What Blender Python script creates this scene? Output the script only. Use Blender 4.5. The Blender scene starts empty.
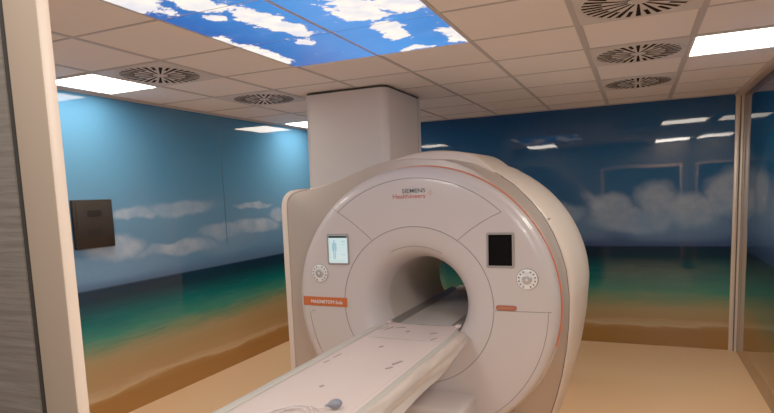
import bpy, bmesh, math, random
from mathutils import Vector, Matrix
random.seed(7)
S = bpy.context.scene
COL = S.collection
PI = math.pi

# ------------------------------------------------------------------ helpers
def srgb(r, g, b):
    f = lambda c: (c/12.92 if c <= .04045 else ((c+.055)/1.055)**2.4)
    return (f(r/255), f(g/255), f(b/255), 1.0)

def obj(name, bm, mat, parent=None, smooth=None, kind=None):
    me = bpy.data.meshes.new(name)
    bmesh.ops.recalc_face_normals(bm, faces=bm.faces[:])
    bm.to_mesh(me); bm.free()
    if smooth is not None:
        for p in me.polygons: p.use_smooth = True
        me.set_sharp_from_angle(angle=math.radians(smooth))
    if mat: me.materials.append(mat)
    o = bpy.data.objects.new(name, me); COL.objects.link(o)
    if parent:
        o.parent = parent
        o.matrix_parent_inverse = Matrix.Translation(-Vector(parent_loc(parent)))
    if kind: o['kind'] = kind
    return o

def parent_loc(o):
    v = Vector(o.location)
    if o.parent: v = v + Vector((0, 0, 0)) if o.type == 'MESH' else v
    p = o
    # meshes are always built in world space with zero location
    return v if o.type == 'EMPTY' else Vector((0, 0, 0))

def thing(name, label, cat, loc, group=None):
    o = bpy.data.objects.new(name, None); COL.objects.link(o)
    o.location = loc; o.empty_display_size = .1
    o['label'] = label; o['category'] = cat
    if group: o['group'] = group
    return o

def tag(o, label, cat, group=None):
    o['label'] = label; o['category'] = cat
    if group: o['group'] = group
    return o

def box(bm, a, b, bev=0.0, seg=2):
    a = Vector(a); b = Vector(b)
    r = bmesh.ops.create_cube(bm, size=1.0)
    c = (a+b)/2; d = b-a
    for v in r['verts']:
        v.co = Vector((v.co.x*d.x+c.x, v.co.y*d.y+c.y, v.co.z*d.z+c.z))
    if bev:
        es = list({e for v in r['verts'] for e in v.link_edges})
        bmesh.ops.bevel(bm, geom=es, offset=bev, segments=seg, affect='EDGES', profile=.5)
    return bm

def B(a, b, bev=0.0, seg=2):
    return box(bmesh.new(), a, b, bev, seg)

def strip(bm, rings, closed=True, cap0=False, cap1=False):
    vs = [[bm.verts.new(p) for p in r] for r in rings]
    n = len(rings[0])
    for i in range(len(vs)-1):
        for j in range(n if closed else n-1):
            k = (j+1) % n
            try: bm.faces.new((vs[i][j], vs[i][k], vs[i+1][k], vs[i+1][j]))
            except ValueError: pass
    if cap0: bm.faces.new(vs[0][::-1])
    if cap1: bm.faces.new(vs[-1])
    return vs

def tube(bm, pts, r, n=8, closed=False):
    pts = [Vector(p) for p in pts]
    rings = []
    m = len(pts)
    for i, p in enumerate(pts):
        if closed: t = pts[(i+1) % m]-pts[i-1]
        else: t = pts[min(i+1, m-1)]-pts[max(i-1, 0)]
        t.normalize()
        a = Vector((0, 1, 0)) if abs(t.y) < .9 else Vector((1, 0, 0))
        u = t.cross(a).normalized(); w = t.cross(u).normalized()
        rr = r[i] if isinstance(r, (list, tuple)) else r
        rings.append([p+u*math.cos(2*PI*k/n)*rr+w*math.sin(2*PI*k/n)*rr for k in range(n)])
    if closed: rings.append(rings[0])
    strip(bm, rings, True, not closed, not closed)
    if closed: bmesh.ops.remove_doubles(bm, verts=bm.verts[:], dist=1e-6)
    return bm

CX, CZ = -1.42, .975          # axis of the scanner runs along Y through here
def pol(r, deg, y):
    t = math.radians(deg)
    return Vector((CX+r*math.cos(t), y, CZ+r*math.sin(t)))

def lathe(bm, prof, a0=0, a1=360, n=144, cx=CX, cz=CZ, closed_prof=False):
    full = abs(a1-a0) >= 360
    m = n if full else n+1
    rings = []
    for i in range(m):
        t = math.radians(a0+(a1-a0)*i/n)
        rings.append([Vector((cx+r*math.cos(t), y, cz+r*math.sin(t))) for r, y in prof])
    if full: rings.append(rings[0])
    strip(bm, rings, closed_prof, (not full) and closed_prof, (not full) and closed_prof)
    bmesh.ops.remove_doubles(bm, verts=bm.verts[:], dist=1e-6)
    return bm

def disc_y(bm, cx, cz, r, y0, y1, n=48, bev=0.0):
    prof = [(0, y0), (r-bev, y0), (r, y0+bev), (r, y1), (0, y1)]
    return lathe(bm, prof, n=n, cx=cx, cz=cz)

def text(name, s, x, z, y, size, mat, parent, align='LEFT', bold=0.0, width=None):
    cu = bpy.data.curves.new(name, 'FONT')
    cu.body = s; cu.size = size; cu.align_x = align; cu.extrude = .0006; cu.offset = bold
    t = bpy.data.objects.new(name+'_src', cu); COL.objects.link(t)
    bpy.context.view_layer.update()
    me = bpy.data.meshes.new_from_object(t.evaluated_get(bpy.context.evaluated_depsgraph_get()))
    COL.objects.unlink(t); bpy.data.objects.remove(t)
    xs = [v.co.x for v in me.vertices]
    k = 1.0
    if width: k = width/(max(xs)-min(xs))
    x0 = min(xs) if align == 'LEFT' else max(xs)
    for v in me.vertices:
        v.co = Vector((x+(v.co.x-x0)*k, y-v.co.z, z+v.co.y))
    me.materials.clear(); me.materials.append(mat)
    o = bpy.data.objects.new(name, me); COL.objects.link(o)
    if parent:
        o.parent = parent
        o.matrix_parent_inverse = Matrix.Translation(-parent_loc(parent))
    return o

# ------------------------------------------------------------------ materials
class NT:
    def __init__(s, name):
        s.m = bpy.data.materials.new(name); s.m.use_nodes = True
        s.t = s.m.node_tree; s.n = s.t.nodes; s.l = s.t.links
        s.bsdf = s.n['Principled BSDF']; s.out = s.n['Material Output']
    def node(s, t, **kw):
        x = s.n.new(t)
        for k, v in kw.items(): setattr(x, k, v)
        return x
    def link(s, a, b): s.l.new(a, b)
    def math(s, op, a, b=None, c=None, clamp=False):
        x = s.node('ShaderNodeMath', operation=op, use_clamp=clamp)
        for i, v in enumerate((a, b, c)):
            if v is None: continue
            if isinstance(v, (int, float)): x.inputs[i].default_value = v
            else: s.link(v, x.inputs[i])
        return x.outputs[0]
    def pos(s):
        g = s.node('ShaderNodeNewGeometry'); q = s.node('ShaderNodeSeparateXYZ')
        s.link(g.outputs['Position'], q.inputs[0])
        return g.outputs['Position'], q.outputs
    def noise(s, vec, scale, detail=4, rough=.55, out=0):
        x = s.node('ShaderNodeTexNoise'); x.inputs['Scale'].default_value = scale
        x.inputs['Detail'].default_value = detail; x.inputs['Roughness'].default_value = rough
        if vec is not None: s.link(vec, x.inputs['Vector'])
        return x.outputs[out]
    def comb(s, x, y, z):
        q = s.node('ShaderNodeCombineXYZ')
        for i, v in enumerate((x, y, z)):
            if isinstance(v, (int, float)): q.inputs[i].default_value = v
            else: s.link(v, q.inputs[i])
        return q.outputs[0]
    def ramp(s, fac, stops, interp='LINEAR'):
        r = s.node('ShaderNodeValToRGB'); cr = r.color_ramp; cr.interpolation = interp
        while len(cr.elements) > 1: cr.elements.remove(cr.elements[-1])
        cr.elements[0].position = stops[0][0]; cr.elements[0].color = stops[0][1]
        for p, c in stops[1:]:
            e = cr.elements.new(p); e.color = c
        s.link(fac, r.inputs[0]); return r.outputs[0]
    def mix(s, fac, a, b):
        x = s.node('ShaderNodeMix', data_type='RGBA')
        for i, v in ((0, fac), (6, a), (7, b)):
            if isinstance(v, (int, float)): x.inputs[i].default_value = v
            elif isinstance(v, tuple): x.inputs[i].default_value = v
            else: s.link(v, x.inputs[i])
        return x.outputs[2]
    def smooth(s, v, a, b):
        x = s.node('ShaderNodeMapRange', interpolation_type='SMOOTHSTEP')
        s.link(v, x.inputs[0]); x.inputs[1].default_value = a; x.inputs[2].default_value = b
        return x.outputs[0]
    def set(s, **kw):
        for k, v in kw.items():
            k = k.replace('_', ' ')
            i = s.bsdf.inputs[k]
            if isinstance(v, (int, float, tuple)): i.default_value = v
            else: s.link(v, i)
    def bump(s, h, strength, dist=.01):
        b = s.node('ShaderNodeBump'); b.inputs['Strength'].default_value = strength
        b.inputs['Distance'].default_value = dist
        s.link(h, b.inputs['Height']); s.link(b.outputs[0], s.bsdf.inputs['Normal'])

def plain(name, col, rough=.4, metal=0.0, var=.06, scale=6.0, spec=.5, coat=0.0):
    t = NT(name)
    p, _ = t.pos()
    n = t.noise(p, scale)
    c2 = tuple(min(1, c*(1+var)) for c in col[:3])+(1,)
    c1 = tuple(c*(1-var) for c in col[:3])+(1,)
    t.set(Base_Color=t.mix(n, c1, c2), Roughness=rough, Metallic=metal)
    t.bsdf.inputs['Specular IOR Level'].default_value = spec
    t.bsdf.inputs['Coat Weight'].default_value = coat
    return t.m

def emit(name, col, strength, base=(.8, .8, .8, 1)):
    t = NT(name)
    p, _ = t.pos()
    n = t.noise(p, 2.0, 1)
    c1 = tuple(c*.97 for c in col[:3])+(1,)
    t.set(Base_Color=base, Roughness=.5)
    t.link(t.mix(n, c1, col), t.bsdf.inputs['Emission Color'])
    t.bsdf.inputs['Emission Strength'].default_value = strength
    return t.m

def blobs_mask(t, vec2, blobs, soft=(1.0, .55)):
    """largest of a set of soft ellipses; vec2 = (u, v, 0)"""
    acc = None
    for u, v, ru, rv in blobs:
        a = t.node('ShaderNodeVectorMath', operation='SUBTRACT'); t.link(vec2, a.inputs[0]); a.inputs[1].default_value = (u, v, 0)
        b = t.node('ShaderNodeVectorMath', operation='MULTIPLY'); t.link(a.outputs[0], b.inputs[0]); b.inputs[1].default_value = (1/ru, 1/rv, 0)
        c = t.node('ShaderNodeVectorMath', operation='LENGTH'); t.link(b.outputs[0], c.inputs[0])
        m = t.smooth(c.outputs['Value'], soft[0], soft[1])
        acc = m if acc is None else t.math('MAXIMUM', acc, m)
    return acc

HZ = 1.095   # height of the printed sea horizon on the walls
def mural(name, axis, clouds, hazes, seed=0.0, dim=1.0, foam_h=.235, gain=1.2, sky=(1, 1, 1), zoff=.03):
    t = NT(name)
    p, q = t.pos()
    u = q[axis]; z = q[2]
    uv = t.comb(u, t.math('ADD', z, seed), seed)
    # shoreline wobble grows towards the beach
    st = t.comb(t.math('MULTIPLY', u, .55), t.math('MULTIPLY', z, 2.2), seed)
    w1 = t.math('SUBTRACT', t.noise(st, 1.3, 3), .5)
    w2 = t.math('SUBTRACT', t.noise(t.comb(t.math('MULTIPLY', u, 1.0), t.math('MULTIPLY', z, 7.0), seed+3), 2.6, 5), .5)
    fade = t.smooth(z, HZ, .55)
    zz = t.math('ADD', z, t.math('MULTIPLY', fade, t.math('ADD', zoff, t.math('ADD', t.math('MULTIPLY', w1, .18), t.math('MULTIPLY', w2, .10)))))
    H = 2.64
    f = foam_h
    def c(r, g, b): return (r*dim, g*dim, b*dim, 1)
    stops = [(0, c(.37, .205, .095)), (f-.055, c(.36, .195, .09)), (f-.012, c(.38, .22, .105)), (f+.012, c(.54, .40, .25)), (f+.07, c(.43, .29, .165)),
             (.40, c(.40, .275, .15)), (.53, c(.37, .29, .165)), (.62, c(.21, .265, .155)), (.73, c(.07, .24, .18)), (.84, c(.020, .135, .135)),
             (.92, c(.018, .080, .095)), (1.0, c(.018, .042, .062)), (HZ-.02, c(.018, .038, .062)), (HZ-.004, c(.02, .035, .06)), (HZ+.004, c(.085, .155, .27)),
             (1.25, c(.115, .235, .38)), (1.6, c(.095, .255, .42)), (2.0, c(.078, .245, .425)), (2.64, c(.062, .21, .40))]
    stops = [(a, tuple(k[i]*(sky[i] if a > 1.5 else (sky[i]+(1.0 if sky[0] > 1 else sky[i]))/2-(.12 if sky[0] > 1 and i == 0 else 0)) for i in range(3))+(1,)) if a > HZ else (a, k) for a, k in stops]
    base = t.ramp(t.math('DIVIDE', zz, H), [(a/H, k) for a, k in stops])
    # ripples on the sea
    rp = t.noise(t.comb(t.math('MULTIPLY', u, 2.0), t.math('MULTIPLY', z, 26.0), seed), 2.0, 4)
    sea = t.math('MULTIPLY', t.smooth(z, .45, .7), t.smooth(z, .98, .80))
    base = t.mix(t.math('MULTIPLY', sea, t.smooth(rp, .4, .8)), base, t.mix(.65, base, c(.05, .17, .17)))
    # clouds
    dv = t.node('ShaderNodeTexNoise'); dv.inputs['Scale'].default_value = 3.0; dv.inputs['Detail'].default_value = 6
    t.link(uv, dv.inputs['Vector'])
    d = t.node('ShaderNodeVectorMath', operation='SUBTRACT'); t.link(dv.outputs['Color'], d.inputs[0]); d.inputs[1].default_value = (.5, .5, .5)
    d2 = t.node('ShaderNodeVectorMath', operation='MULTIPLY'); t.link(d.outputs[0], d2.inputs[0]); d2.inputs[1].default_value = (.26, .18, 0)
    pu = t.node('ShaderNodeVectorMath', operation='ADD'); t.link(t.comb(u, z, 0), pu.inputs[0]); t.link(d2.outputs[0], pu.inputs[1])
    cm = blobs_mask(t, pu.outputs[0], clouds, (1.0, .5))
    above = t.smooth(z, HZ+.01, HZ+.08)
    tex = t.noise(uv, 5.0, 6)
    shade = t.mix(t.smooth(tex, .3, .7), c(.27, .36, .47), c(.42, .475, .54))
    base = t.mix(t.math('MULTIPLY', t.math('MULTIPLY', cm, above), .85), base, shade)
    hm = blobs_mask(t, pu.outputs[0], hazes, (1.0, .1))
    base = t.mix(t.math('MULTIPLY', t.math('MULTIPLY', hm, above), .55), base, c(.20, .31, .44))
    gm = t.node('ShaderNodeGamma'); gm.inputs[1].default_value = 1.32; t.link(base, gm.inputs[0])
    hs = t.node('ShaderNodeHueSaturation'); hs.inputs['Saturation'].default_value = 1.08; hs.inputs['Value'].default_value = gain; t.link(gm.outputs[0], hs.inputs['Color'])
    t.set(Base_Color=hs.outputs[0], Roughness=.025)
    t.bsdf.inputs['Specular IOR Level'].default_value = .24
    wv = t.noise(t.comb(t.math('MULTIPLY', u, .8), t.math('MULTIPLY', z, .8), seed+9), 1.6, 2)
    t.bump(wv, .12, .02)
    return t.m

M = {}
M['mural_left'] = mural('mural_left_print', 1,
    [(3.60, 1.67, .30, .07), (4.15, 1.70, .55, .10), (5.3, 1.69, .40, .05), (4.75, 1.44, .42, .09), (5.35, 1.46, .5, .09), (5.75, 1.57, .22, .10), (3.40, 1.40, .36, .12), (4.1, 1.33, .6, .08), (6.3, 1.55, .4, .14)],
    [(3.4, 1.22, 1.2, .20), (4.9, 1.35, 1.0, .2), (4.2, 1.70, .8, .13)], 1.3, sky=(1.45, 1.0, .88))
M['mural_back'] = mural('mural_back_print', 0,
    [(-.27, 1.50, .30, .22), (.20, 1.58, .26, .28), (.0, 1.38, .6, .18), (.84, 1.64, .26, .30), (.52, 1.46, .40, .22), (-.9, 1.45, .5, .18), (-3, 1.5, .6, .2)],
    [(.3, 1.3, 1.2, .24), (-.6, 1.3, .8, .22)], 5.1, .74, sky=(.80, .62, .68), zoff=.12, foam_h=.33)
M['mural_right'] = mural('mural_right_print', 1,
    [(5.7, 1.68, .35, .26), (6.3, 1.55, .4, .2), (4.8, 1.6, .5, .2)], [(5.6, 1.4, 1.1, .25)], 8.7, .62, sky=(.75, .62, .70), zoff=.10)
def ceiling_mat():
    t = NT('ceiling_tile_mineral'); p, q = t.pos()
    n = t.noise(p, 90, 3); n2 = t.noise(p, .8, 2)
    t.set(Base_Color=t.mix(n2, t.mix(n, (.84, .775, .725, 1), (.87, .80, .75, 1)), (.89, .825, .77, 1)), Roughness=.85)
    t.bump(n, .08, .002); return t.m
M['tile'] = ceiling_mat()
M['grid'] = plain('ceiling_grid_paint', (.46, .43, .41, 1), .5, 0)
M['gap'] = plain('dark_gap', (.03, .027, .025, 1), .8)
def floor_mat():
    t = NT('vinyl_floor'); p, q = t.pos()
    n = t.noise(p, .7, 3); n2 = t.noise(p, 160, 2)
    t.set(Base_Color=t.mix(t.math('MULTIPLY', n2, .25), t.mix(n, (.70, .375, .165, 1), (.74, .40, .18, 1)), (.62, .35, .16, 1)), Roughness=.42)
    return t.m
M['floor'] = floor_mat()
M['paint'] = plain('wall_paint', (.16, .14, .12, 1), .7, scale=2)
M['frame'] = plain('door_frame_enamel', (.64, .455, .325, 1), .45, scale=3)
def wood():
    t = NT('grey_wood_laminate'); p, q = t.pos()
    s = t.comb(t.math('MULTIPLY', q[0], 2.5), 0, t.math('MULTIPLY', q[2], 55.0))
    g = t.noise(s, 2.2, 8, .65); s2 = t.comb(t.math('MULTIPLY', q[0], 1.0), 3, t.math('MULTIPLY', q[2], 9.0))
    g2 = t.noise(s2, 2.0, 4)
    c = t.ramp(g, [(.25, (.13, .10, .085, 1)), (.5, (.30, .25, .215, 1)), (.75, (.46, .40, .35, 1))])
    t.set(Base_Color=t.mix(t.math('MULTIPLY', g2, .4), c, (.26, .22, .19, 1)), Roughness=.55)
    t.bump(g, .25, .003); return t.m
M['wood'] = wood()
M['trim'] = plain('brushed_trim', (.60, .47, .36, 1), .35, .25, scale=20)
M['light'] = emit('panel_glow', (1.0, .865, .725, 1), 14.0)
M['lframe'] = plain('light_frame', (.75, .72, .68, 1), .5)
M['cover'] = plain('scanner_white_cover', (.545, .47, .445, 1), .34, scale=1.5, var=.02, coat=.15)
M['shell'] = plain('scanner_shell', (.72, .575, .465, 1), .34, scale=1.5, var=.02, coat=.1)
M['silver'] = plain('scanner_silver_band', (.45, .355, .29, 1), .38, .3, scale=2, var=.03)
M['bore'] = plain('bore_lining', (.47, .395, .34, 1), .4, scale=2, var=.03)
M['bed'] = plain('bore_rail_grey', (.15, .13, .115, 1), .3, scale=4)
M['seam'] = plain('seam_grey', (.20, .17, .16, 1), .6)
M['groove'] = plain('groove_shadow', (.045, .03, .025, 1), .7)
M['liner'] = plain('rail_liner_grey', (.37, .335, .30, 1), .28, scale=4)
M['orange'] = plain('orange_band_paint', (.50, .080, .014, 1), .4, var=.03)
M['orange_line'] = plain('orange_line_paint', (.60, .11, .04, 1), .35, var=.03)
M['redbrown'] = plain('red_brown_plastic', (.33, .07, .035, 1), .35)
M['leverslot'] = plain('lever_slot_paint', (.42, .11, .05, 1), .4)
M['bezel'] = plain('bezel_grey', (.25, .225, .21, 1), .4)
M['dark'] = plain('dark_screen_glass', (.001, .001, .0012, 1), .35, spec=.06)
M['black'] = plain('black_plastic', (.0025, .002, .002, 1), .9, spec=.1)
def screen_mat():
    t = NT('lit_screen'); p, q = t.pos()
    g = t.ramp(t.math('DIVIDE', t.math('SUBTRACT', q[2], 1.25), .25), [(0, (.62, .78, .74, 1)), (1, (.56, .76, .78, 1))])
    t.set(Base_Color=(.05, .05, .05, 1), Roughness=.3)
    t.link(g, t.bsdf.inputs['Emission Color']); t.bsdf.inputs['Emission Strength'].default_value = .50
    return t.m
M['screen'] = screen_mat()
M['figure'] = emit('screen_figure_blue', (.24, .46, .54, 1), .5, (.05, .05, .05, 1))
M['ringwhite'] = plain('dial_white', (.84, .82, .79, 1), .3)
M['chrome'] = plain('dial_metal', (.50, .48, .46, 1), .3, .6)
M['lettergreen'] = plain('letter_teal', (.004, .045, .04, 1), .5)
M['letterred'] = plain('letter_red', (.42, .035, .02, 1), .5)
M['letterorange'] = plain('letter_orange', (.60, .20, .08, 1), .5)
M['letterwhite'] = plain('letter_white', (.85, .80, .75, 1), .5)
M['lettergrey'] = plain('letter_grey', (.16, .14, .13, 1), .5)
M['tabletop'] = plain('table_surface', (.61, .47, .42, 1), .38, scale=2, var=.02)
M['siderail'] = plain('table_border_mat', (.43, .395, .33, 1), .4, scale=5, var=.04)
M['hull'] = plain('table_hull', (.70, .56, .46, 1), .4, scale=2, var=.02)
M['mark'] = plain('table_mark_grey', (.30, .24, .215, 1), .5)
M['hair'] = plain('table_hairline', (.52, .43, .39, 1), .5)
def sheet_mat():
    t = NT('thin_cover_sheet'); p, q = t.pos()
    n = t.noise(t.comb(t.math('MULTIPLY', q[0], 9.0), t.math('MULTIPLY', q[1], 1.2), t.math('MULTIPLY', q[2], 12.0)), 2.0, 5)
    t.set(Base_Color=t.mix(t.smooth(n, .3, .7), (.46, .36, .285, 1), (.66, .52, .42, 1)), Roughness=.3)
    t.bsdf.inputs['Transmission Weight'].default_value = .12
    t.bump(n, .6, .012); return t.m
M['sheet'] = sheet_mat()
M['bulb'] = plain('bulb_rubber', (.14, .15, .19, 1), .45)
M['tubing'] = plain('clear_tubing', (.62, .52, .50, 1), .25)
M['boxbrown'] = plain('socket_box_brown', (.011, .0075, .0055, 1), .55, spec=.18)
M['boxdark'] = plain('socket_box_recess', (.004, .003, .0025, 1), .5, spec=.2)
M['column'] = plain('column_panel', (.66, .585, .54, 1), .4, scale=1, var=.02)
M['ventwhite'] = plain('vent_plate', (.62, .585, .555, 1), .5)
def sky_mat():
    t = NT('printed_sky_diffuser'); p, q = t.pos()
    dv = t.node('ShaderNodeTexNoise'); dv.inputs['Scale'].default_value = 5.5; dv.inputs['Detail'].default_value = 7
    dv.inputs['Roughness'].default_value = .62
    t.link(p, dv.inputs['Vector'])
    d = t.node('ShaderNodeVectorMath', operation='SUBTRACT'); t.link(dv.outputs['Color'], d.inputs[0]); d.inputs[1].default_value = (.5, .5, .5)
    d2 = t.node('ShaderNodeVectorMath', operation='MULTIPLY'); t.link(d.outputs[0], d2.inputs[0]); d2.inputs[1].default_value = (.16, .22, 0)
    pu = t.node('ShaderNodeVectorMath', operation='ADD'); t.link(t.comb(q[0], q[1], 0), pu.inputs[0]); t.link(d2.outputs[0], pu.inputs[1])
    m0 = blobs_mask(t, pu.outputs[0], [(-2.12, 2.90, .19, .62), (-1.69, 2.42, .16, .30), (-1.64, 2.64, .12, .24), (-1.78, 2.08, .17, .22), (-2.03, 1.95, .20, .28),
        (-1.86, 2.30, .10, .09), (-1.21, 2.52, .22, .32), (-1.0, 2.55, .20, .22), (-1.21, 2.94, .13, .30), (-.91, 3.16, .17, .33), (-1.21, 3.34, .16, .06), (-1.72, 2.88, .06, .10), (-1.3, 2.0, .25, .25)], (1.0, .15))
    fb = t.noise(p, 8, 10, .74)
    m = t.smooth(t.math('ADD', m0, t.math('MULTIPLY', t.math('SUBTRACT', fb, .5), 2.8)), .36, .52)
    n = t.noise(p, 9, 6)
    cloud = t.mix(t.smooth(n, .3, .7), (.44, .42, .46, 1), (.66, .57, .47, 1))
    n2 = t.noise(p, 1.6, 3)
    g = t.math('SUBTRACT', 1.0, t.math('MULTIPLY', t.math('ABSOLUTE', t.math('ADD', q[0], 1.25)), 1.25), None, True)
    blue = t.mix(t.math('MULTIPLY', g, t.math('ADD', n2, .35), None, True), (.0012, .032, .19, 1), (.013, .13, .45, 1))
    hz = t.smooth(n, .5, .85)
    blue = t.mix(t.math('MULTIPLY', hz, .22), blue, (.10, .20, .48, 1))
    t.set(Base_Color=(.02, .02, .02, 1), Roughness=.35)
    t.link(t.mix(m, blue, cloud), t.bsdf.inputs['Emission Color']); t.bsdf.inputs['Emission Strength'].default_value = 1.15
    return t.m
M['sky'] = sky_mat()

# ------------------------------------------------------------------ room shell
XL, XR, YF, YB, ZC = -3.935, .96, .50, 6.773, 2.634
X0, Y0, T = -3.3046, 2.1886, .6            # ceiling grid lines: X0+i*T, Y0+j*T
gx = lambda i: X0+i*T
gy = lambda j: Y0+j*T

obj('floor', B((XL-.1, -1.2, -.1), (XR+.6, YB+.1, 0)), M['floor'], kind='structure')
obj('wall_left', B((XL-.1, YF-.03, 0), (XL, YB+.1, 2.75)), M['mural_left'], kind='structure')
obj('wall_back', B((XL, YB, 0), (XR, YB+.1, 2.75)), M['mural_back'], kind='structure')
obj('wall_right', B((XR, YF-.03, 0), (XR+.1, YB+.1, 2.75)), M['mural_right'], kind='structure')
bm = bmesh.new()
box(bm, (XL, YF-.012, 0), (-.70, YF, 2.75)); box(bm, (-.70, YF-.012, 2.12), (.86, YF, 2.75)); box(bm, (.86, YF-.03, 0), (XR, YF, 2.75))
wf = obj('wall_front', bm, M['paint'], kind='structure')
bm = bmesh.new()
box(bm, (-2.4, YF-.0165, 0), (-.725, YF-.012, 2.75))
obj('wall_cladding', bm, M['wood'], wf, kind='structure')
obj('cladding_joint', B((-.725, YF-.0145, 0), (-.719, YF-.012, 2.75)), M['gap'], wf, kind='structure')
bm = bmesh.new()
box(bm, (-.719, YF-.014, 0), (-.657, YF+.004, 2.16), .003)
box(bm, (.815, YF-.014, 0), (.86, YF+.004, 2.16), .003)
box(bm, (-.657, YF-.014, 2.10), (.815, YF+.004, 2.16), .003)
obj('door_1', bm, M['frame'], kind='structure', smooth=35)
# ceiling: tiles with thin gaps; openings are covered by the panels below
bm = bmesh.new()
xs = [XL]+[gx(i) for i in range(-1, 8)]; xs = [x for x in xs if x < XR]+[XR]
ys = [YF]+[gy(j) for j in range(-2, 8)]; ys = sorted(y for y in ys if y < YB)+[YB]
for i in range(len(xs)-1):
    for j in range(len(ys)-1):
        box(bm, (xs[i], ys[j], ZC+.002), (xs[i+1], ys[j+1], ZC+.03))
ce = obj('ceiling', bm, M['tile'], kind='structure')
bm = bmesh.new()
for i in range(-1, 8):
    x = gx(i)
    w = .019 if i in (5, 6) else .011
    if x-w > XL and x+w < XR: box(bm, (x-w, YF, ZC-.004), (x+w, YB, ZC+.004))
for j in range(-2, 8):
    y = gy(j); box(bm, (XL, y-.007, ZC-.0025), (XR, y+.007, ZC+.004))
obj('ceiling_grid', bm, M['grid'], ce, kind='structure')
bm = bmesh.new()
box(bm, (XL, YF, ZC-.014), (XL+.022, YB, ZC+.002)); box(bm, (XL, YB-.014, ZC-.008), (XR, YB, ZC+.002))
obj('trim_1', bm, M['grid'], kind='structure')
obj('trim_2', B((XR-.075, YF, ZC-.03), (XR, YB, ZC+.002), .006), M['trim'], kind='structure', smooth=35)
# aluminium corner post, two faces with a dark joint
bm = bmesh.new()
box(bm, (XR-.066, YB-.022, 0), (XR-.027, YB, ZC), .004)
box(bm, (XR-.020, YB-.070, 0), (XR, YB-.030, ZC), .004)
cp = obj('trim_3', bm, M['trim'], kind='structure', smooth=35)
obj('post_joint', B((XR-.027, YB-.030, 0), (XR, YB, ZC)), M['gap'], cp, kind='structure')
# joint between two lengths of printed film on the left wall
obj('trim_4', B((XL, 4.795, 1.30), (XL+.0015, 4.803, 2.56)), plain('film_joint', (.02, .09, .17, 1), .3), kind='structure')

# ------------------------------------------------------------------ ceiling fittings
def ceiling_light(i, j, label):
    x0, x1, y0, y1 = gx(i)+.008, gx(i+1)-.008, gy(j)+.008, gy(j+1)-.008
    if y0 < YF: y0, y1 = YF+.03, gy(j+1)-.008
    if i == -1: x0 = -3.815
    t = thing('ceiling_light', label, 'ceiling light', ((x0+x1)/2, (y0+y1)/2, ZC), 'square ceiling light panels')
    bm = bmesh.new()
    f = .014
    for a, b in (((x0, y0), (x1, y0+f)), ((x0, y1-f), (x1, y1)), ((x0, y0+f), (x0+f, y1-f)), ((x1-f, y0+f), (x1, y1-f))):
        box(bm, (a[0], a[1], ZC-.009), (b[0], b[1], ZC+.002))
    obj('frame', bm, M['lframe'], t)
    obj('diffuser', B((x0+f, y0+f, ZC-.0065), (x1-f, y1-f, ZC-.001)), M['light'], t)
ceiling_light(6, 3, 'glowing white light panel in the ceiling beside the middle air vent on the right')
ceiling_light(-1, 1, 'glowing white light panel in the ceiling by the door frame, above the brown wall box')
ceiling_light(-1, 6, 'glowing white light panel in the ceiling farthest back, partly behind the white column')
ceiling_light(6, -3, 'glowing white light panel nearest the doorway, mirrored as the lower streak on the back wall')

def ceiling_vent(i, j, label):
    cx, cy = gx(i)+.3, gy(j)+.3
    t = thing('ceiling_vent', label, 'air vent', (cx, cy, ZC), 'round swirl air vents in the ceiling')
    bm = bmesh.new(); box(bm, (cx-.288, cy-.288, ZC-.006), (cx+.288, cy+.288, ZC+.002), .0015)
    obj('plate', bm, M['ventwhite'], t)
    bm = bmesh.new()
    rim = bmesh.new()
    rings = []
    for k in range(65):
        a = 2*PI*k/64; c, s = math.cos(a), math.sin(a)
        rings.append([Vector((cx+r*c, cy+r*s, z)) for r, z in ((.268, ZC-.0055), (.270, ZC-.0095), (.282, ZC-.0095), (.284, ZC-.0055))])
    strip(rim, rings, False); bmesh.ops.remove_doubles(rim, verts=rim.verts[:], dist=1e-6)
    obj('rim', rim, M['ventwhite'], t, 40)
    for k in range(32):
        a = PI/2+2*PI*k/32
        r0, r1 = (.048, .258) if k % 2 == 0 else (.165, .258)
        w = .0135 if k % 2 == 0 else .0105
        ca, sa = math.cos(a), math.sin(a)
        z0 = ZC-.0075
        q = [Vector((cx+r*ca-s*w*min(1, r/.13)*sa, cy+r*sa+s*w*min(1, r/.13)*ca, z0)) for r, s in ((r0, -1), (r1, -1), (r1, 1), (r0, 1))]
        q2 = [v+Vector((0, 0, .002)) for v in q]
        strip(bm, [q, q2], True, True, True)
    obj('slots', bm, M['black'], t)
    hub = bmesh.new(); 
    bmesh.ops.create_cone(hub, cap_ends=True, segments=32, radius1=.030, radius2=.034, depth=.006, matrix=Matrix.Translation((cx, cy, ZC-.0085)))
    obj('hub', hub, M['ventwhite'], t, 40)
ceiling_vent(5, 1, 'round swirl air vent at the top right, nearest of the row of three')
ceiling_vent(5, 3, 'round swirl air vent beside the right light panel, middle of the row of three')
ceiling_vent(5, 5, 'round swirl air vent closest to the back wall, last of the row of three')
ceiling_vent(0, 1, 'round swirl air vent beside the left light panel')
ceiling_vent(0, 3, 'round swirl air vent lit pale blue between the left vent and the white column')

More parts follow.
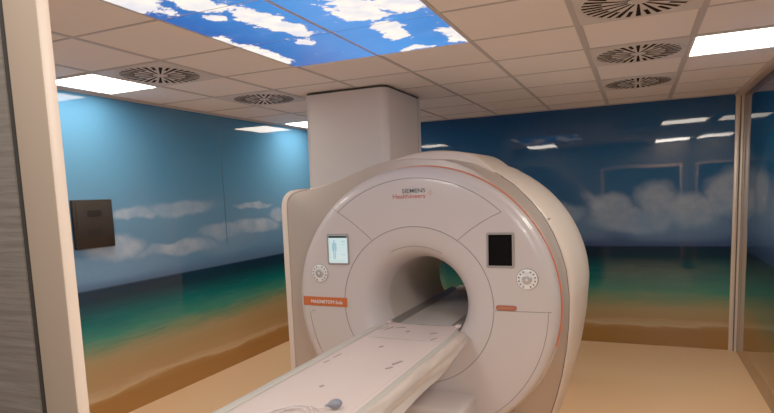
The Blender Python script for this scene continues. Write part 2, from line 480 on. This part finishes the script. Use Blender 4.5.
def sky_panel(i, j, label):
    x0, x1, y0, y1 = gx(i)+.012, gx(i+1)-.012, gy(j)+.009, gy(j+1)-.009
    tag_o = obj('sky_panel', B((x0, y0, ZC-.006), (x1, y1, ZC+.002)), M['sky'])
    tag(tag_o, label, 'backlit ceiling panel', 'backlit sky picture panels in the ceiling')
sky_panel(2, 1, 'backlit sky panel in front of the column, deep blue with white cloud along its left edge')
sky_panel(3, 1, 'backlit sky panel with white cloud in its right corner, nearest the row of vents')
sky_panel(2, 0, 'backlit sky panel with a large white cloud in its centre, second row from the column')
sky_panel(3, 0, 'backlit bright blue sky panel with cloud, cut by the top edge of the photo')
sky_panel(2, -1, 'backlit sky panel at the far top left, mostly white cloud')

# ------------------------------------------------------------------ wall box on the left wall
t = thing('socket_box', 'dark brown flat box mounted on the left wall mural beside the door frame', 'wall box', (XL, 3.196, 1.616))
obj('housing', B((XL, 3.016, 1.425), (XL+.030, 3.376, 1.806), .006), M['boxbrown'], t, 35)
bm = bmesh.new(); box(bm, (XL+.030, 3.040, 1.450), (XL+.034, 3.352, 1.782), .0015)
obj('cover_plate', bm, M['boxbrown'], t, 35)
for z0, z1 in ((1.675, 1.725), (1.530, 1.580)):
    obj('socket_recess', B((XL+.034, 3.135, z0), (XL+.0365, 3.262, z1), .001), M['boxdark'], t)
for y in (3.030, 3.362):
    for z in (1.445, 1.787):
        bm = bmesh.new(); bmesh.ops.create_uvsphere(bm, u_segments=10, v_segments=6, radius=.005, matrix=Matrix.Translation((XL+.031, y, z)))
        obj('screw', bm, M['boxdark'], t, 40)

# ------------------------------------------------------------------ column (boxed duct to the ceiling)
def rounded_rect(x0, x1, y0, y1, r, n=8):
    pts = []
    for cx, cy, a in ((x1-r, y1-r, 0), (x0+r, y1-r, 90), (x0+r, y0+r, 180), (x1-r, y0+r, 270)):
        for k in range(n+1):
            q = math.radians(a+90*k/n); pts.append((cx+r*math.cos(q), cy+r*math.sin(q)))
    return pts
t = thing('duct_column', 'white rounded square column rising from behind the scanner to the ceiling', 'column', (-2.22, 4.7, 1.74))
pts = rounded_rect(-2.608, -1.838, 4.278, 5.12, .07)
bm = bmesh.new(); strip(bm, [[Vector((x, y, z)) for x, y in pts] for z in (1.745, ZC-.022)], True, True, True)
obj('casing', bm, M['column'], t, 40)
pts2 = rounded_rect(-2.600, -1.846, 4.286, 5.112, .07)
bm = bmesh.new(); strip(bm, [[Vector((x, y, z)) for x, y in pts2] for z in (ZC-.022, ZC-.003)], True, True, True)
obj('top_gap', bm, M['gap'], t, 40)
obj('panel_seam', B((-1.8385, 4.985, 1.75), (-1.8365, 4.990, ZC-.022)), M['seam'], t)

# ------------------------------------------------------------------ scanner
mri = thing('mri_scanner', 'large white round scanner with an open bore, silver side and orange band', 'mri scanner', (CX, 4.4, 0))
R = .97
FACE = [(.557, 3.690), (.70, 3.690), (.80, 3.692), (.86, 3.695), (.90, 3.700), (.925, 3.708), (.945, 3.720), (.958, 3.736), (.966, 3.756), (.970, 3.78), (.970, 3.845)]
def face_y(r):
    for (r0, y0), (r1, y1) in zip(FACE, FACE[1:]):
        if r0 <= r <= r1 and r1 > r0: return y0+(y1-y0)*(r-r0)/(r1-r0)
    return 3.69
fc = obj('front_cover', lathe(bmesh.new(), FACE+[(.60, 3.845)], n=180), M['cover'], mri, 40)
# grooves between the cover panels
def seam(pts, r=.0026):
    obj('panel_seam', tube(bmesh.new(), pts, r, 6), M['seam'], fc, 60)
arc = lambda r, a0, a1, n=60: [pol(r, a0+(a1-a0)*k/n, face_y(r)-.0002) for k in range(n+1)]
seam(arc(.890, 131.5, 46.5))
seam(arc(.557, 0, 359, 120), .0030)
def radial(a0, r0, a1, r1):
    return [pol(r0+(r1-r0)*k/12, a0+(a1-a0)*k/12, face_y(r0+(r1-r0)*k/12)-.0002) for k in range(13)]
seam(radial(124.5, .562, 132.5, .945)); seam(radial(55.5, .557, 46.5, .890))
seam(arc(.908, 0, -62))
seam([Vector((x, face_y(math.hypot(x-CX, .0))-.0002, .968)) for x in [-.858+k*(.40)/10 for k in range(11)]])
seam(arc(.868, 186, 215, 20)); seam([Vector((-2.284+k*.02, 3.6955, .888)) for k in range(9)], .0018)

obj('bore_funnel', lathe(bmesh.new(), [(.557, 3.690), (.545, 3.6905), (.51, 3.694), (.462, 3.703), (.418, 3.722), (.383, 3.755), (.356, 3.80), (.337, 3.86), (.326, 3.92), (.320, 3.97)], n=144), M['cover'], mri, 50)
obj('lip_seam', tube(bmesh.new(), [pol(.418, a, 3.7206) for a in range(62, 119, 3)], .0018, 6), M['seam'], mri, 60)
obj('bore_tube', lathe(bmesh.new(), [(.320, 3.97), (.320, 4.45), (.320, 5.20), (.345, 5.28), (.42, 5.40), (.55, 5.522)], n=120), M['bore'], mri, 40)
# flat table rail through the bore
bm = bmesh.new()
sec = [(-.252, .76), (-.276, .800), (-.274, .818), (-.262, .822), (-.225, .806), (-.205, .797), (.205, .797), (.225, .806), (.262, .822), (.274, .818), (.276, .800), (.252, .76)]
strip(bm, [[Vector((CX+x, y, z)) for x, z in sec] for y in (3.875, 4.4, 5.0, 5.44)], True, True, True)
bb = obj('bore_rail', bm, M['bed'], mri, 40)
bm = bmesh.new(); box(bm, (CX-.195, 3.88, .796), (CX+.195, 5.43, .8005), .001)
obj('rail_liner', bm, M['liner'], bb, 40)
bm = bmesh.new(); box(bm, (CX-.20, 5.34, .800), (CX+.15, 5.44, .832), .01)
obj('end_stop', bm, M['ringwhite'], bb, 40)

def ray_contour(poly, n=288):
    """distance from the axis to a closed outline, per angle"""
    out = []
    for k in range(n):
        a = 2*PI*(k+.5)/n; d = Vector((math.cos(a), math.sin(a))); best = 0
        for i in range(len(poly)):
            p = Vector(poly[i])-Vector((CX, CZ)); q = Vector(poly[(i+1) % len(poly)])-Vector((CX, CZ)); e = q-p
            den = d.x*e.y-d.y*e.x
            if abs(den) < 1e-9: continue
            tt = (p.x*e.y-p.y*e.x)/den; u = (p.x*d.y-p.y*d.x)/den
            if -1e-6 <= u <= 1+1e-6 and tt > best: best = tt
        out.append(best)
    return out
NA = 288
ANG = [2*PI*(k+.5)/NA for k in range(NA)]
def ring(rs, y): return [Vector((CX+r*math.cos(a), y, max(.0, CZ+r*math.sin(a)))) for r, a in zip(rs, ANG)]
circ = lambda r, a0, a1, n: [(CX+r*math.cos(math.radians(a0+(a1-a0)*k/n)), CZ+r*math.sin(math.radians(a0+(a1-a0)*k/n))) for k in range(n+1)]
WING = [(-1.474, 2.008), (-1.606, 2.004), (-1.72, 1.990), (-1.807, 1.970), (-1.976, 1.915), (-2.06, 1.888), (-2.15, 1.862), (-2.257, 1.837), (-2.348, 1.822), (-2.42, 1.812), (-2.47, 1.800),
        (-2.505, 1.782), (-2.528, 1.752), (-2.540, 1.715), (-2.545, 1.66), (-2.545, 0)]
P2 = lambda r, a: (CX+r*math.cos(math.radians(a)), CZ+r*math.sin(math.radians(a)))
frontA = circ(.985, -55, 54, 50)+[P2(.990, 58), P2(1.0, 63), P2(1.012, 68), P2(1.022, 74), P2(1.029, 80)]+WING+[(-.60, 0), (-.70, .10)]
backB = [(-.600, 0), (-.560, .12), (-.522, .247), (-.482, .418), (-.45, .621), (-.434, .811), (-.432, .999), (-.452, 1.184), (-.49, 1.32), (-.54, 1.446), (-.61, 1.575), (-.698, 1.682), (-.81, 1.795), (-.938, 1.885), (-1.10, 1.965), (-1.25, 2.0)]+WING
rA, rB = ray_contour(frontA), ray_contour(backB)
bm = bmesh.new()
rin = [max(0, r-.012) for r in rA]
strip(bm, [ring([.60]*NA, 3.846), ring(rin, 3.846), ring([r-.003 for r in rA], 3.849), ring(rA, 3.860), ring([a+(b-a)*.5 for a, b in zip(rA, rB)], 4.00), ring(rB, 4.148), ring([.5]*NA, 4.149)])
sb = obj('side_band', bm, M['silver'], mri, 32)
obj('band_groove', tube(bmesh.new(), [Vector((v.x, 4.149, v.z)) for k, v in enumerate(ring(rB, 4.149)) if -52 < (math.degrees(ANG[k])+180)%360-180 < 63][0:0] + [ring(rB, 4.149)[k % NA] for k in range(-41, 51)], .0045, 6), M['groove'], sb, 60)
obj('band_joint', tube(bmesh.new(), [pol(r, a, y) for r, a, y in ((.992, -31.8, 3.87), (.9965, -30.6, 4.0), (1.000, -29.6, 4.14))], .0026, 6), M['seam'], sb, 60)
obj('orange_line', tube(bmesh.new(), [pol(.9745, a, 3.848) for a in range(100, -17, -2)], .0062, 8), M['orange_line'], mri, 60)
# pale edging that wraps the shoulder on the left
outer = [(-2.600, 0), (-2.604, 1.20), (-2.603, 1.68), (-2.596, 1.725), (-2.580, 1.765), (-2.550, 1.797), (-2.512, 1.816), (-2.44, 1.825), (-2.34, 1.8265)]
inner = [(-2.545, 0), (-2.545, 1.20), (-2.544, 1.66), (-2.539, 1.715), (-2.527, 1.752), (-2.504, 1.782), (-2.469, 1.799), (-2.42, 1.811), (-2.34, 1.822)]
bm = bmesh.new()
strip(bm, [[Vector((o[0], 3.862, o[1])), Vector((i[0], 3.842, i[1])), Vector((i[0], 4.14, i[1]-.0)), Vector((o[0], 4.14, o[1]))] for o, i in zip(outer, inner)], True, True, True)
obj('edge_trim', bm, M['shell'], mri, 40)
# rear shell
shell = [(-.60, 0), (-.535, .25), (-.478, .5), (-.443, .75), (-.428, .975)]+circ(.995, 2, 62, 40)+circ(1.0, 64, 110, 20)+[(-1.79, 1.742), (-2.58, 1.738), (-2.585, 1.70), (-2.585, 0)]
rS = ray_contour(shell)
def swell(a):
    d = math.degrees(a); d = d-360 if d > 180 else d
    if -80 < d < 108: return min(1, (d+80)/15)*min(1, (108-d)/3)
    return 0
bm = bmesh.new()
rings = [ring([.6]*NA, 4.151), ring([r-.006 for r in rS], 4.151)]
for y, d in ((4.156, .008), (4.175, .022), (4.24, .037), (4.34, .050), (4.48, .061), (4.64, .068), (4.85, .070), (5.08, .062), (5.26, .040), (5.39, .005), (5.47, -.035), (5.522, -.09)):
    rings.append(ring([r+d*swell(a) for r, a in zip(rS, ANG)], y))
rings.append(ring([.55]*NA, 5.522))
strip(bm, rings)
rs = obj('rear_shell', bm, M['shell'], mri, 38)
obj('fastener', disc_y(bmesh.new(), -.570, 1.545, .007, 4.165, 4.20, 16), M['seam'], rs, 40)
# raised hood on top
bm = bmesh.new()
rings = []
for k in range(25):
    a = 60+(108-60)*k/24
    e = min(1, (a-60)/16.0); e = e*e*(3-2*e)
    h = .034+.066*e
    rings.append([pol(1.0, a, 4.13), pol(1.0+h-.03, a, 4.13), pol(1.0+h-.012, a, 4.136), pol(1.0+h-.002, a, 4.155), pol(1.0+h, a, 4.20), pol(1.0+h+.006, a, 4.55), pol(1.0+h+.008, a, 4.9), pol(1.0+h-.03, a, 5.1), pol(.985, a, 5.15)])
strip(bm, rings, True, True, True)
obj('top_hood', bm, M['shell'], mri, 40)

# fittings on the front cover
band = bmesh.new()
nb = 10
top, bot = [], []
for k in range(nb+1):
    f = k/nb
    x1 = -1.957
    xt = CX-math.sqrt(.966**2-(1.010-CZ)**2); xb = CX-math.sqrt(.966**2-(.940-CZ)**2)
    xT = xt+(x1-xt)*f; xB = xb+(x1-xb)*f
    yT = face_y(math.hypot(xT-CX, 1.010-CZ))-.003; yB = face_y(math.hypot(xB-CX, .94-CZ))-.003
    top.append((xT, yT, 1.010)); bot.append((xB, yB, .940))
strip(band, [[Vector(t_), Vector((t_[0], t_[1]+.004, t_[2])), Vector((b_[0], b_[1]+.004, b_[2])), Vector(b_)] for t_, b_ in zip(top, bot)], True, True, True)
nb_ = obj('name_band', band, M['orange'], fc)
text('lettering', 'MAGNETOM Sola', -2.265, .962, 3.684, .036, M['letterwhite'], nb_, 'LEFT', .0, .270)
text('maker_lettering', 'SIEMENS', -1.322, 1.765, 3.6905, .040, M['lettergreen'], fc, 'RIGHT', .0005, .170)
text('maker_lettering', 'Healthineers', -1.322, 1.727, 3.6905, .044, M['letterred'], fc, 'RIGHT', .0004, .240)
bm = bmesh.new()
for dx, dz, r in ((0, 0, .0035), (.009, .004, .003), (-.008, .010, .003), (.003, .014, .0035), (.014, .013, .0025), (-.004, -.010, .0028), (.008, -.008, .0032), (.017, .002, .0028), (-.014, .0, .0022), (.012, .022, .0022), (.0, .024, .002)):
    disc_y(bm, -1.290+dx, 1.755+dz, r, 3.6895, 3.692, 10)
obj('logo_dots', bm, M['letterorange'], fc)
bm = bmesh.new()
xx = -2.264
for w in (.020, .014, .026, .012, .018, .022, .010):
    box(bm, (xx, 3.6930, .899), (xx+w, 3.6955, .906)); xx += w+.004
obj('small_lettering', bm, M['lettergrey'], fc)

def frame_bm(x0, x1, z0, z1, w, y0, y1, bev=.003):
    bm = bmesh.new()
    pts = lambda d: [(x, z) for x, z in rounded_rect(x0+d, x1-d, z0+d, z1-d, max(.002, .012-d*.5), 5)]
    o, i = pts(0), pts(w)
    rings = [[Vector((x, y1, z)) for x, z in o], [Vector((x, y0+bev, z)) for x, z in o], [Vector((x, y0, z)) for x, z in pts(bev)], [Vector((x, y0, z)) for x, z in pts(w-bev*.5)], [Vector((x, y0+bev, z)) for x, z in i], [Vector((x, y1, z)) for x, z in i]]
    strip(bm, rings, True); return bm

d = obj('display', frame_bm(-2.104, -1.922, 1.258, 1.486, .014, 3.682, 3.694), M['bezel'], fc, 40)
d['label'] = 'lit pale screen'
obj('screen', B((-2.090, 3.686, 1.272), (-1.936, 3.693, 1.472)), M['screen'], d)
bm = bmesh.new(); box(bm, (-2.089, 3.6852, 1.455), (-1.937, 3.687, 1.471))
obj('screen_header', bm, M['black'], d)
# body outline and text rows shown on the screen
bm = bmesh.new()
for a, b in (((-2.050, 1.418), (-2.038, 1.441)), ((-2.056, 1.366), (-2.032, 1.420)), ((-2.064, 1.360), (-2.055, 1.416)), ((-2.033, 1.360), (-2.024, 1.416)), ((-2.055, 1.300), (-2.046, 1.370)), ((-2.042, 1.300), (-2.033, 1.370))):
    box(bm, (a[0], 3.6852, a[1]), (b[0], 3.687, b[1]))
obj('body_outline', bm, M['figure'], d)
for a, b in (((-2.082, 1.30), (-2.079, 1.44)), ((-1.985, 1.425), (-1.950, 1.431)), ((-1.985, 1.405), (-1.960, 1.409)), ((-1.985, 1.330), (-1.952, 1.334)), ((-2.082, 1.284), (-1.950, 1.287))):
    obj('screen_row', B((a[0], 3.6852, a[1]), (b[0], 3.687, b[1])), M['figure'], d)
d = obj('display', frame_bm(-.906, -.722, 1.254, 1.487, .014, 3.682, 3.694), M['bezel'], fc, 40)
d['label'] = 'switched-off black screen'
obj('screen', B((-.892, 3.686, 1.268), (-.736, 3.693, 1.473)), M['dark'], d)

def dial(cx, cz):
    y = face_y(math.hypot(cx-CX, cz-CZ))
    t = obj('control_dial', lathe(bmesh.new(), [(.0, y-.004), (.044, y-.004), (.046, y-.008), (.062, y-.008), (.066, y-.006), (.067, y+.002)], n=48, cx=cx, cz=cz), M['ringwhite'], fc, 40)
    obj('dial_rim', lathe(bmesh.new(), [(.066, y-.006), (.070, y-.004), (.072, y+.003)], n=48, cx=cx, cz=cz), M['bezel'], t, 40)
    obj('knob', lathe(bmesh.new(), [(0, y-.020), (.010, y-.020), (.012, y-.017), (.026, y-.017), (.031, y-.014), (.033, y-.003)], n=40, cx=cx, cz=cz), M['chrome'], t, 40)
    obj('knob_cap', disc_y(bmesh.new(), cx, cz, .008, y-.0225, y-.017, 20, .001), M['ringwhite'], t, 40)
    for k in range(14):
        a = 2*PI*(k+.5)/14
        if abs(math.sin(a)) > .96 or abs(math.cos(a)) > .985: continue
        bm = bmesh.new()
        c = Matrix.Translation((cx+.053*math.cos(a), y-.0085, cz+.053*math.sin(a))) @ Matrix.Rotation(-a, 4, 'Y') @ Matrix.Diagonal((.012, .002, .011, 1))
        bmesh.ops.create_cube(bm, size=1, matrix=c)
        obj('button', bm, M['lettergrey'], t)
dial(-2.178, 1.190); dial(-.643, 1.182)
# red-brown release lever on the right
bm = bmesh.new()
pts = rounded_rect(-.848, -.710, .972, 1.006, .0165, 6)
yl = 3.690
strip(bm, [[Vector((x, yl+.002, z)) for x, z in pts], [Vector((x, yl-.006, z)) for x, z in pts], [Vector((x*.98-.779*.02, yl-.009, z*.9+.0989)) for x, z in pts]], True, True, True)
lv = obj('release_lever', bm, M['redbrown'], fc, 40)
obj('lever_slot', B((-.832, yl-.0105, .983), (-.726, yl-.008, .995), .001), M['leverslot'], lv)
# thin white sliver near the rim
bm = bmesh.new()
strip(bm, [[pol(.952, a, face_y(.952)-.003), pol(.966, a, face_y(.966)-.003), pol(.966, a, face_y(.966)+.002), pol(.952, a, face_y(.952)+.002)] for a in (33.5, 35, 36.5, 38, 39)], True, True, True)
obj('rim_sliver', bm, M['ringwhite'], fc)

# ------------------------------------------------------------------ patient table
ZT = .805
tb = thing('patient_table', 'long white patient table leading into the scanner bore, small dark slots along it', 'table', (CX, 2.7, 0))
TY0, TY1 = 1.45, 3.86
bm = bmesh.new()
def cross(y, inset=0):
    e = max(0, min(1, (y-3.70)/.10)); hw = .280-.016*e; zb = .05-.024*e; zc = .035-.017*e
    return [Vector((CX-hw+inset, y, ZT-zb)), Vector((CX-hw, y, ZT-zc)), Vector((CX-hw, y, ZT-.004)), Vector((CX-hw+.012, y, ZT)), Vector((CX-.15, y, ZT-.006)), Vector((CX, y, ZT-.008)),
            Vector((CX+.15, y, ZT-.006)), Vector((CX+hw-.012, y, ZT)), Vector((CX+hw, y, ZT-.004)), Vector((CX+hw, y, ZT-zc)), Vector((CX+hw-inset, y, ZT-zb))]
strip(bm, [cross(TY0+(TY1-TY0)*k/20) for k in range(21)], True, True, True)
tt = obj('tabletop', bm, M['tabletop'], tb, 40)
for s in (-1, 1):
    bm = bmesh.new()
    def rail(y, s=s, f=1.0):
        a = CX+s*.283; b = CX+s*(.283+.083*f)
        return [Vector((a, y, ZT-.055)), Vector((a, y, ZT-.002)), Vector((a+s*.010, y, ZT+.003)), Vector((b-s*.03, y, ZT-.002)), Vector((b-s*.006, y, ZT-.012)), Vector((b, y, ZT-.028)), Vector((b-s*.01, y, ZT-.06))]
    strip(bm, [rail(TY0+(3.70-TY0)*k/16) for k in range(17)]+[rail(3.72, s, .55), rail(3.742, s, .28)], True, True, True)
    obj('side_rail', bm, M['siderail'], tb, 45)
    bm = bmesh.new(); box(bm, (CX+s*.266-.020, 3.815, ZT-.004), (CX+s*.266+.020, 3.858, ZT+.014), .006)
    obj('end_block', bm, M['tabletop'], tb, 40)
# hull below the top, boat shaped at the scanner end
bm = bmesh.new()
def hull(y, d, w):
    return [Vector((CX-w, y, ZT-.055)), Vector((CX-w, y, ZT-.09)), Vector((CX-w*.86, y, ZT-.09-d*.6)), Vector((CX-w*.6, y, ZT-.09-d)), Vector((CX+w*.6, y, ZT-.09-d)), Vector((CX+w*.86, y, ZT-.09-d*.6)), Vector((CX+w, y, ZT-.09)), Vector((CX+w, y, ZT-.055))]
strip(bm, [hull(1.47, .06, .33), hull(1.6, .11, .345), hull(2.4, .13, .35), hull(3.2, .13, .35), hull(3.5, .11, .345), hull(3.66, .07, .34), hull(3.72, .02, .32)], True, True, True)
obj('hull', bm, M['hull'], tb, 40)
bm = bmesh.new(); box(bm, (CX-.43, 3.33, 0), (CX+.43, 3.684, .385), .03, 3)
pd = obj('docking_base', bm, M['cover'], tb, 40)
bm = bmesh.new()
strip(bm, [[Vector((CX+sx*w, yy, z)) for sx, yy in ((-1, 2.30-d), (1, 2.30-d), (1, 2.9+d), (-1, 2.9+d))] for z, w, d in ((0, .28, .12), (.05, .28, .12), (.09, .20, .0), (.60, .20, .0))], True, True, True)
obj('pedestal', bm, M['hull'], tb, 40)
# dark slots, screw covers and hairlines on the top
def mark(pts, w, name='table_slot', mat='mark'):
    bm = bmesh.new()
    for a, b in pts:
        a = Vector(a); b = Vector(b); n = (b-a).normalized(); m = Vector((-n.y, n.x))*w
        q = [Vector((p.x, p.y, ZT+.0005)) for p in (a-m, b-m, b+m, a+m)]
        strip(bm, [[v-Vector((0, 0, .004)) for v in q], q], True, False, True)
    obj(name, bm, M[mat], tt)

def dash(p, q, w): mark([(p, q)], w)
dash((-1.262, 2.795), (-1.240, 2.835), 0.0060); dash((-1.256, 2.880), (-1.232, 2.955), 0.0078)
dash((-1.655, 2.795), (-1.650, 2.850), 0.0042); dash((-1.651, 2.905), (-1.646, 2.990), 0.0042)
dash((-1.468, 2.425), (-1.458, 2.450), 0.0036); dash((-1.483, 3.195), (-1.470, 3.230), 0.0036)
dash((-1.466, 3.615), (-1.450, 3.640), 0.0054); dash((-1.285, 3.600), (-1.245, 3.640), 0.0060); dash((-1.225, 3.440), (-1.205, 3.500), 0.0054)
dash((-1.685, 3.600), (-1.650, 3.730), 0.0048); dash((-1.640, 3.620), (-1.610, 3.730), 0.0048); dash((-1.580, 3.700), (-1.520, 3.740), 0.0036)
mark([((CX-.262, TY0+.02), (CX-.262, 3.79)), ((CX+.262, TY0+.02), (CX+.262, 3.79))], .0018, 'edge_line', 'hair')
mark([((CX-.25, 3.42), (CX+.25, 3.42))], .0015, 'cross_line', 'hair')

# thin sheet hanging over the right border of the table
NS, NU = 90, 26
rows = []
rnd = random.Random(3)
ph = [rnd.uniform(0, 6.28) for _ in range(8)]
def drop(y):
    # how far the lower edge hangs below the table top
    if y > 3.25:
        f = (y-3.25)/(3.70-3.25); return .150*(1-f)+.040*f
    f = max(0, min(1, (3.25-y)/.4)); return .150-.030*f
for i in range(NS+1):
    y = 1.52+(3.67-1.52)*i/NS
    row = []
    for k in range(NU+1):
        u = k/NU
        if u < .3:                                   # lies over the border
            f = u/.3
            x = CX+.335+f*.041; z = ZT+.011-.027*f*f
            x += .0; z += .0025*math.sin(9*y+ph[0]+5*u)
        else:
            f = (u-.3)/.7
            d = drop(y)
            g = f*d/.15; x = CX+.376+.008*math.sin(PI*f)-.030*g*g
            z = ZT-.016-(d-.016)*f
            fold = .020*math.sin(f*9.5+1.7*y+ph[1])+.010*math.sin(f*17-2.3*y+ph[2])+.006*math.sin(11*y+ph[3]+4*f)
            x += (fold*.85+.010)*min(1, g*1.6)
            if y > 3.60: x -= (y-3.60)*.04*f
        row.append(Vector((x, y, z)))
    rows.append(row)
bm = bmesh.new(); strip(bm, rows, False)
sh = obj('cover_sheet', bm, M['sheet'], None, 60)
so = sh.modifiers.new('thickness', 'SOLIDIFY'); so.thickness = .002
tag(sh, 'thin pale wrinkled sheet hanging over the right edge of the patient table', 'sheet')

# squeeze bulb with its coiled tube lying on the table
t = thing('squeeze_bulb', 'grey rubber squeeze bulb on a clear coiled tube, lying on the patient table', 'call bulb', (-1.245, 2.18, ZT))
bm = bmesh.new()
ax = Vector((.70, .60, .03)).normalized()
side = Vector((-ax.y, ax.x, 0)).normalized(); up = ax.cross(side)
c0 = Vector((-1.244, 2.180, ZT+.022))
prof = [(-.048, .004), (-.040, .006), (-.033, .009), (-.026, .016), (-.014, .024), (0, .0275), (.014, .026), (.025, .020), (.032, .010), (.035, .001)]
rings = []
for s_, r in prof:
    rings.append([c0+ax*s_+side*math.cos(2*PI*k/24)*r+up*math.sin(2*PI*k/24)*r*.80 for k in range(24)])
strip(bm, rings, True, True, True)
obj('bulb', bm, M['bulb'], t, 60)
path = []
p0 = c0+ax*-.047
def catmull(P, n=10):
    out = []
    P = [P[0]]+P+[P[-1]]
    for i in range(1, len(P)-2):
        for k in range(n):
            f = k/n
            a, b, c, d = P[i-1], P[i], P[i+1], P[i+2]
            out.append(.5*((2*b)+(c-a)*f+(2*a-5*b+4*c-d)*f*f+(3*b-a-3*c+d)*f**3))
    out.append(P[-2]); return out
z = ZT+.0035
ctrl = [p0, p0-ax*.03+Vector((0, 0, -.008)), Vector((-1.375, 2.165, z)), Vector((-1.46, 2.10, z)), Vector((-1.53, 2.00, z)), Vector((-1.52, 1.90, z)), Vector((-1.42, 1.86, z)), Vector((-1.33, 1.93, z+.004)), Vector((-1.31, 2.04, z)),
        Vector((-1.36, 2.115, z+.004)), Vector((-1.43, 2.10, z+.006)), Vector((-1.46, 2.02, z)), Vector((-1.42, 1.94, z)), Vector((-1.34, 1.96, z+.006)), Vector((-1.30, 2.06, z+.004)), Vector((-1.35, 2.135, z+.008)), Vector((-1.42, 2.125, z+.010)), Vector((-1.49, 2.03, z+.006)), Vector((-1.50, 1.85, z)), Vector((-1.47, 1.62, z))]
obj('air_tube', tube(bmesh.new(), catmull(ctrl), .0035, 8), M['tubing'], t, 60)

# ------------------------------------------------------------------ added fill lamps, out of view: front of the room and above the doorway
def lamp(name, loc, target, size, power, col=(1, .90, .80), size_y=None):
    l = bpy.data.lights.new(name, 'AREA'); l.shape = 'RECTANGLE'; l.size = size; l.size_y = size_y or size
    l.energy = power; l.color = col
    o = bpy.data.objects.new(name, l); COL.objects.link(o)
    o.location = loc
    o.rotation_euler = (Vector(target)-Vector(loc)).to_track_quat('-Z', 'Y').to_euler()
for i, pw in ((2, 15), (6, 26)):
    lamp('room_fill_lamp', (gx(i)+.3, gy(-2)+.3, ZC-.03), (gx(i)+.3, gy(-2)+.35, 0), .55, pw)  # bare lamps without fittings, added to raise the room brightness
lamp('frame_fill_lamp', (-.50, .15, 2.75), (-.60, .46, 2.0), .3, 4.8)  # unseen lamp added to brighten the upper door frame

w = bpy.data.worlds.new('world'); S.world = w; w.use_nodes = True
nt = w.node_tree
bg = nt.nodes['Background']; bg.inputs[0].default_value = (1.0, .86, .72, 1); bg.inputs[1].default_value = .045

# ------------------------------------------------------------------ camera
f_px, cx, cy, yaw, pitch, roll, hc = 570.45, 386.33, 259.88, .41577, -.11479, -.03768, 1.7625
sy_, cy_ = math.sin(yaw), math.cos(yaw); sp, cp_ = math.sin(pitch), math.cos(pitch)
F = Vector((-sy_*cp_, cy_*cp_, sp)); Rv = Vector((cy_, sy_, 0)); Uv = Rv.cross(F)
c, s = math.cos(roll), math.sin(roll)
R2 = c*Rv+s*Uv; U2 = -s*Rv+c*Uv
cam = bpy.data.cameras.new('camera'); co = bpy.data.objects.new('camera', cam); COL.objects.link(co)
co.matrix_world = Matrix(((R2.x, U2.x, -F.x, 0), (R2.y, U2.y, -F.y, 0), (R2.z, U2.z, -F.z, hc), (0, 0, 0, 1)))
cam.sensor_fit = 'HORIZONTAL'; cam.sensor_width = 36; cam.lens = 36*f_px/774
cam.shift_x = (387-cx)/774; cam.shift_y = (cy-206.5)/774
cam.clip_start = .05
S.camera = co
S.view_settings.view_transform = 'Standard'
S.view_settings.look = 'None'
S.view_settings.exposure = 0.6
S.view_settings.gamma = 1.5
S.cycles.use_denoising = True
S.cycles.max_bounces = 10
S.cycles.diffuse_bounces = 6
S.cycles.sample_clamp_indirect = 6
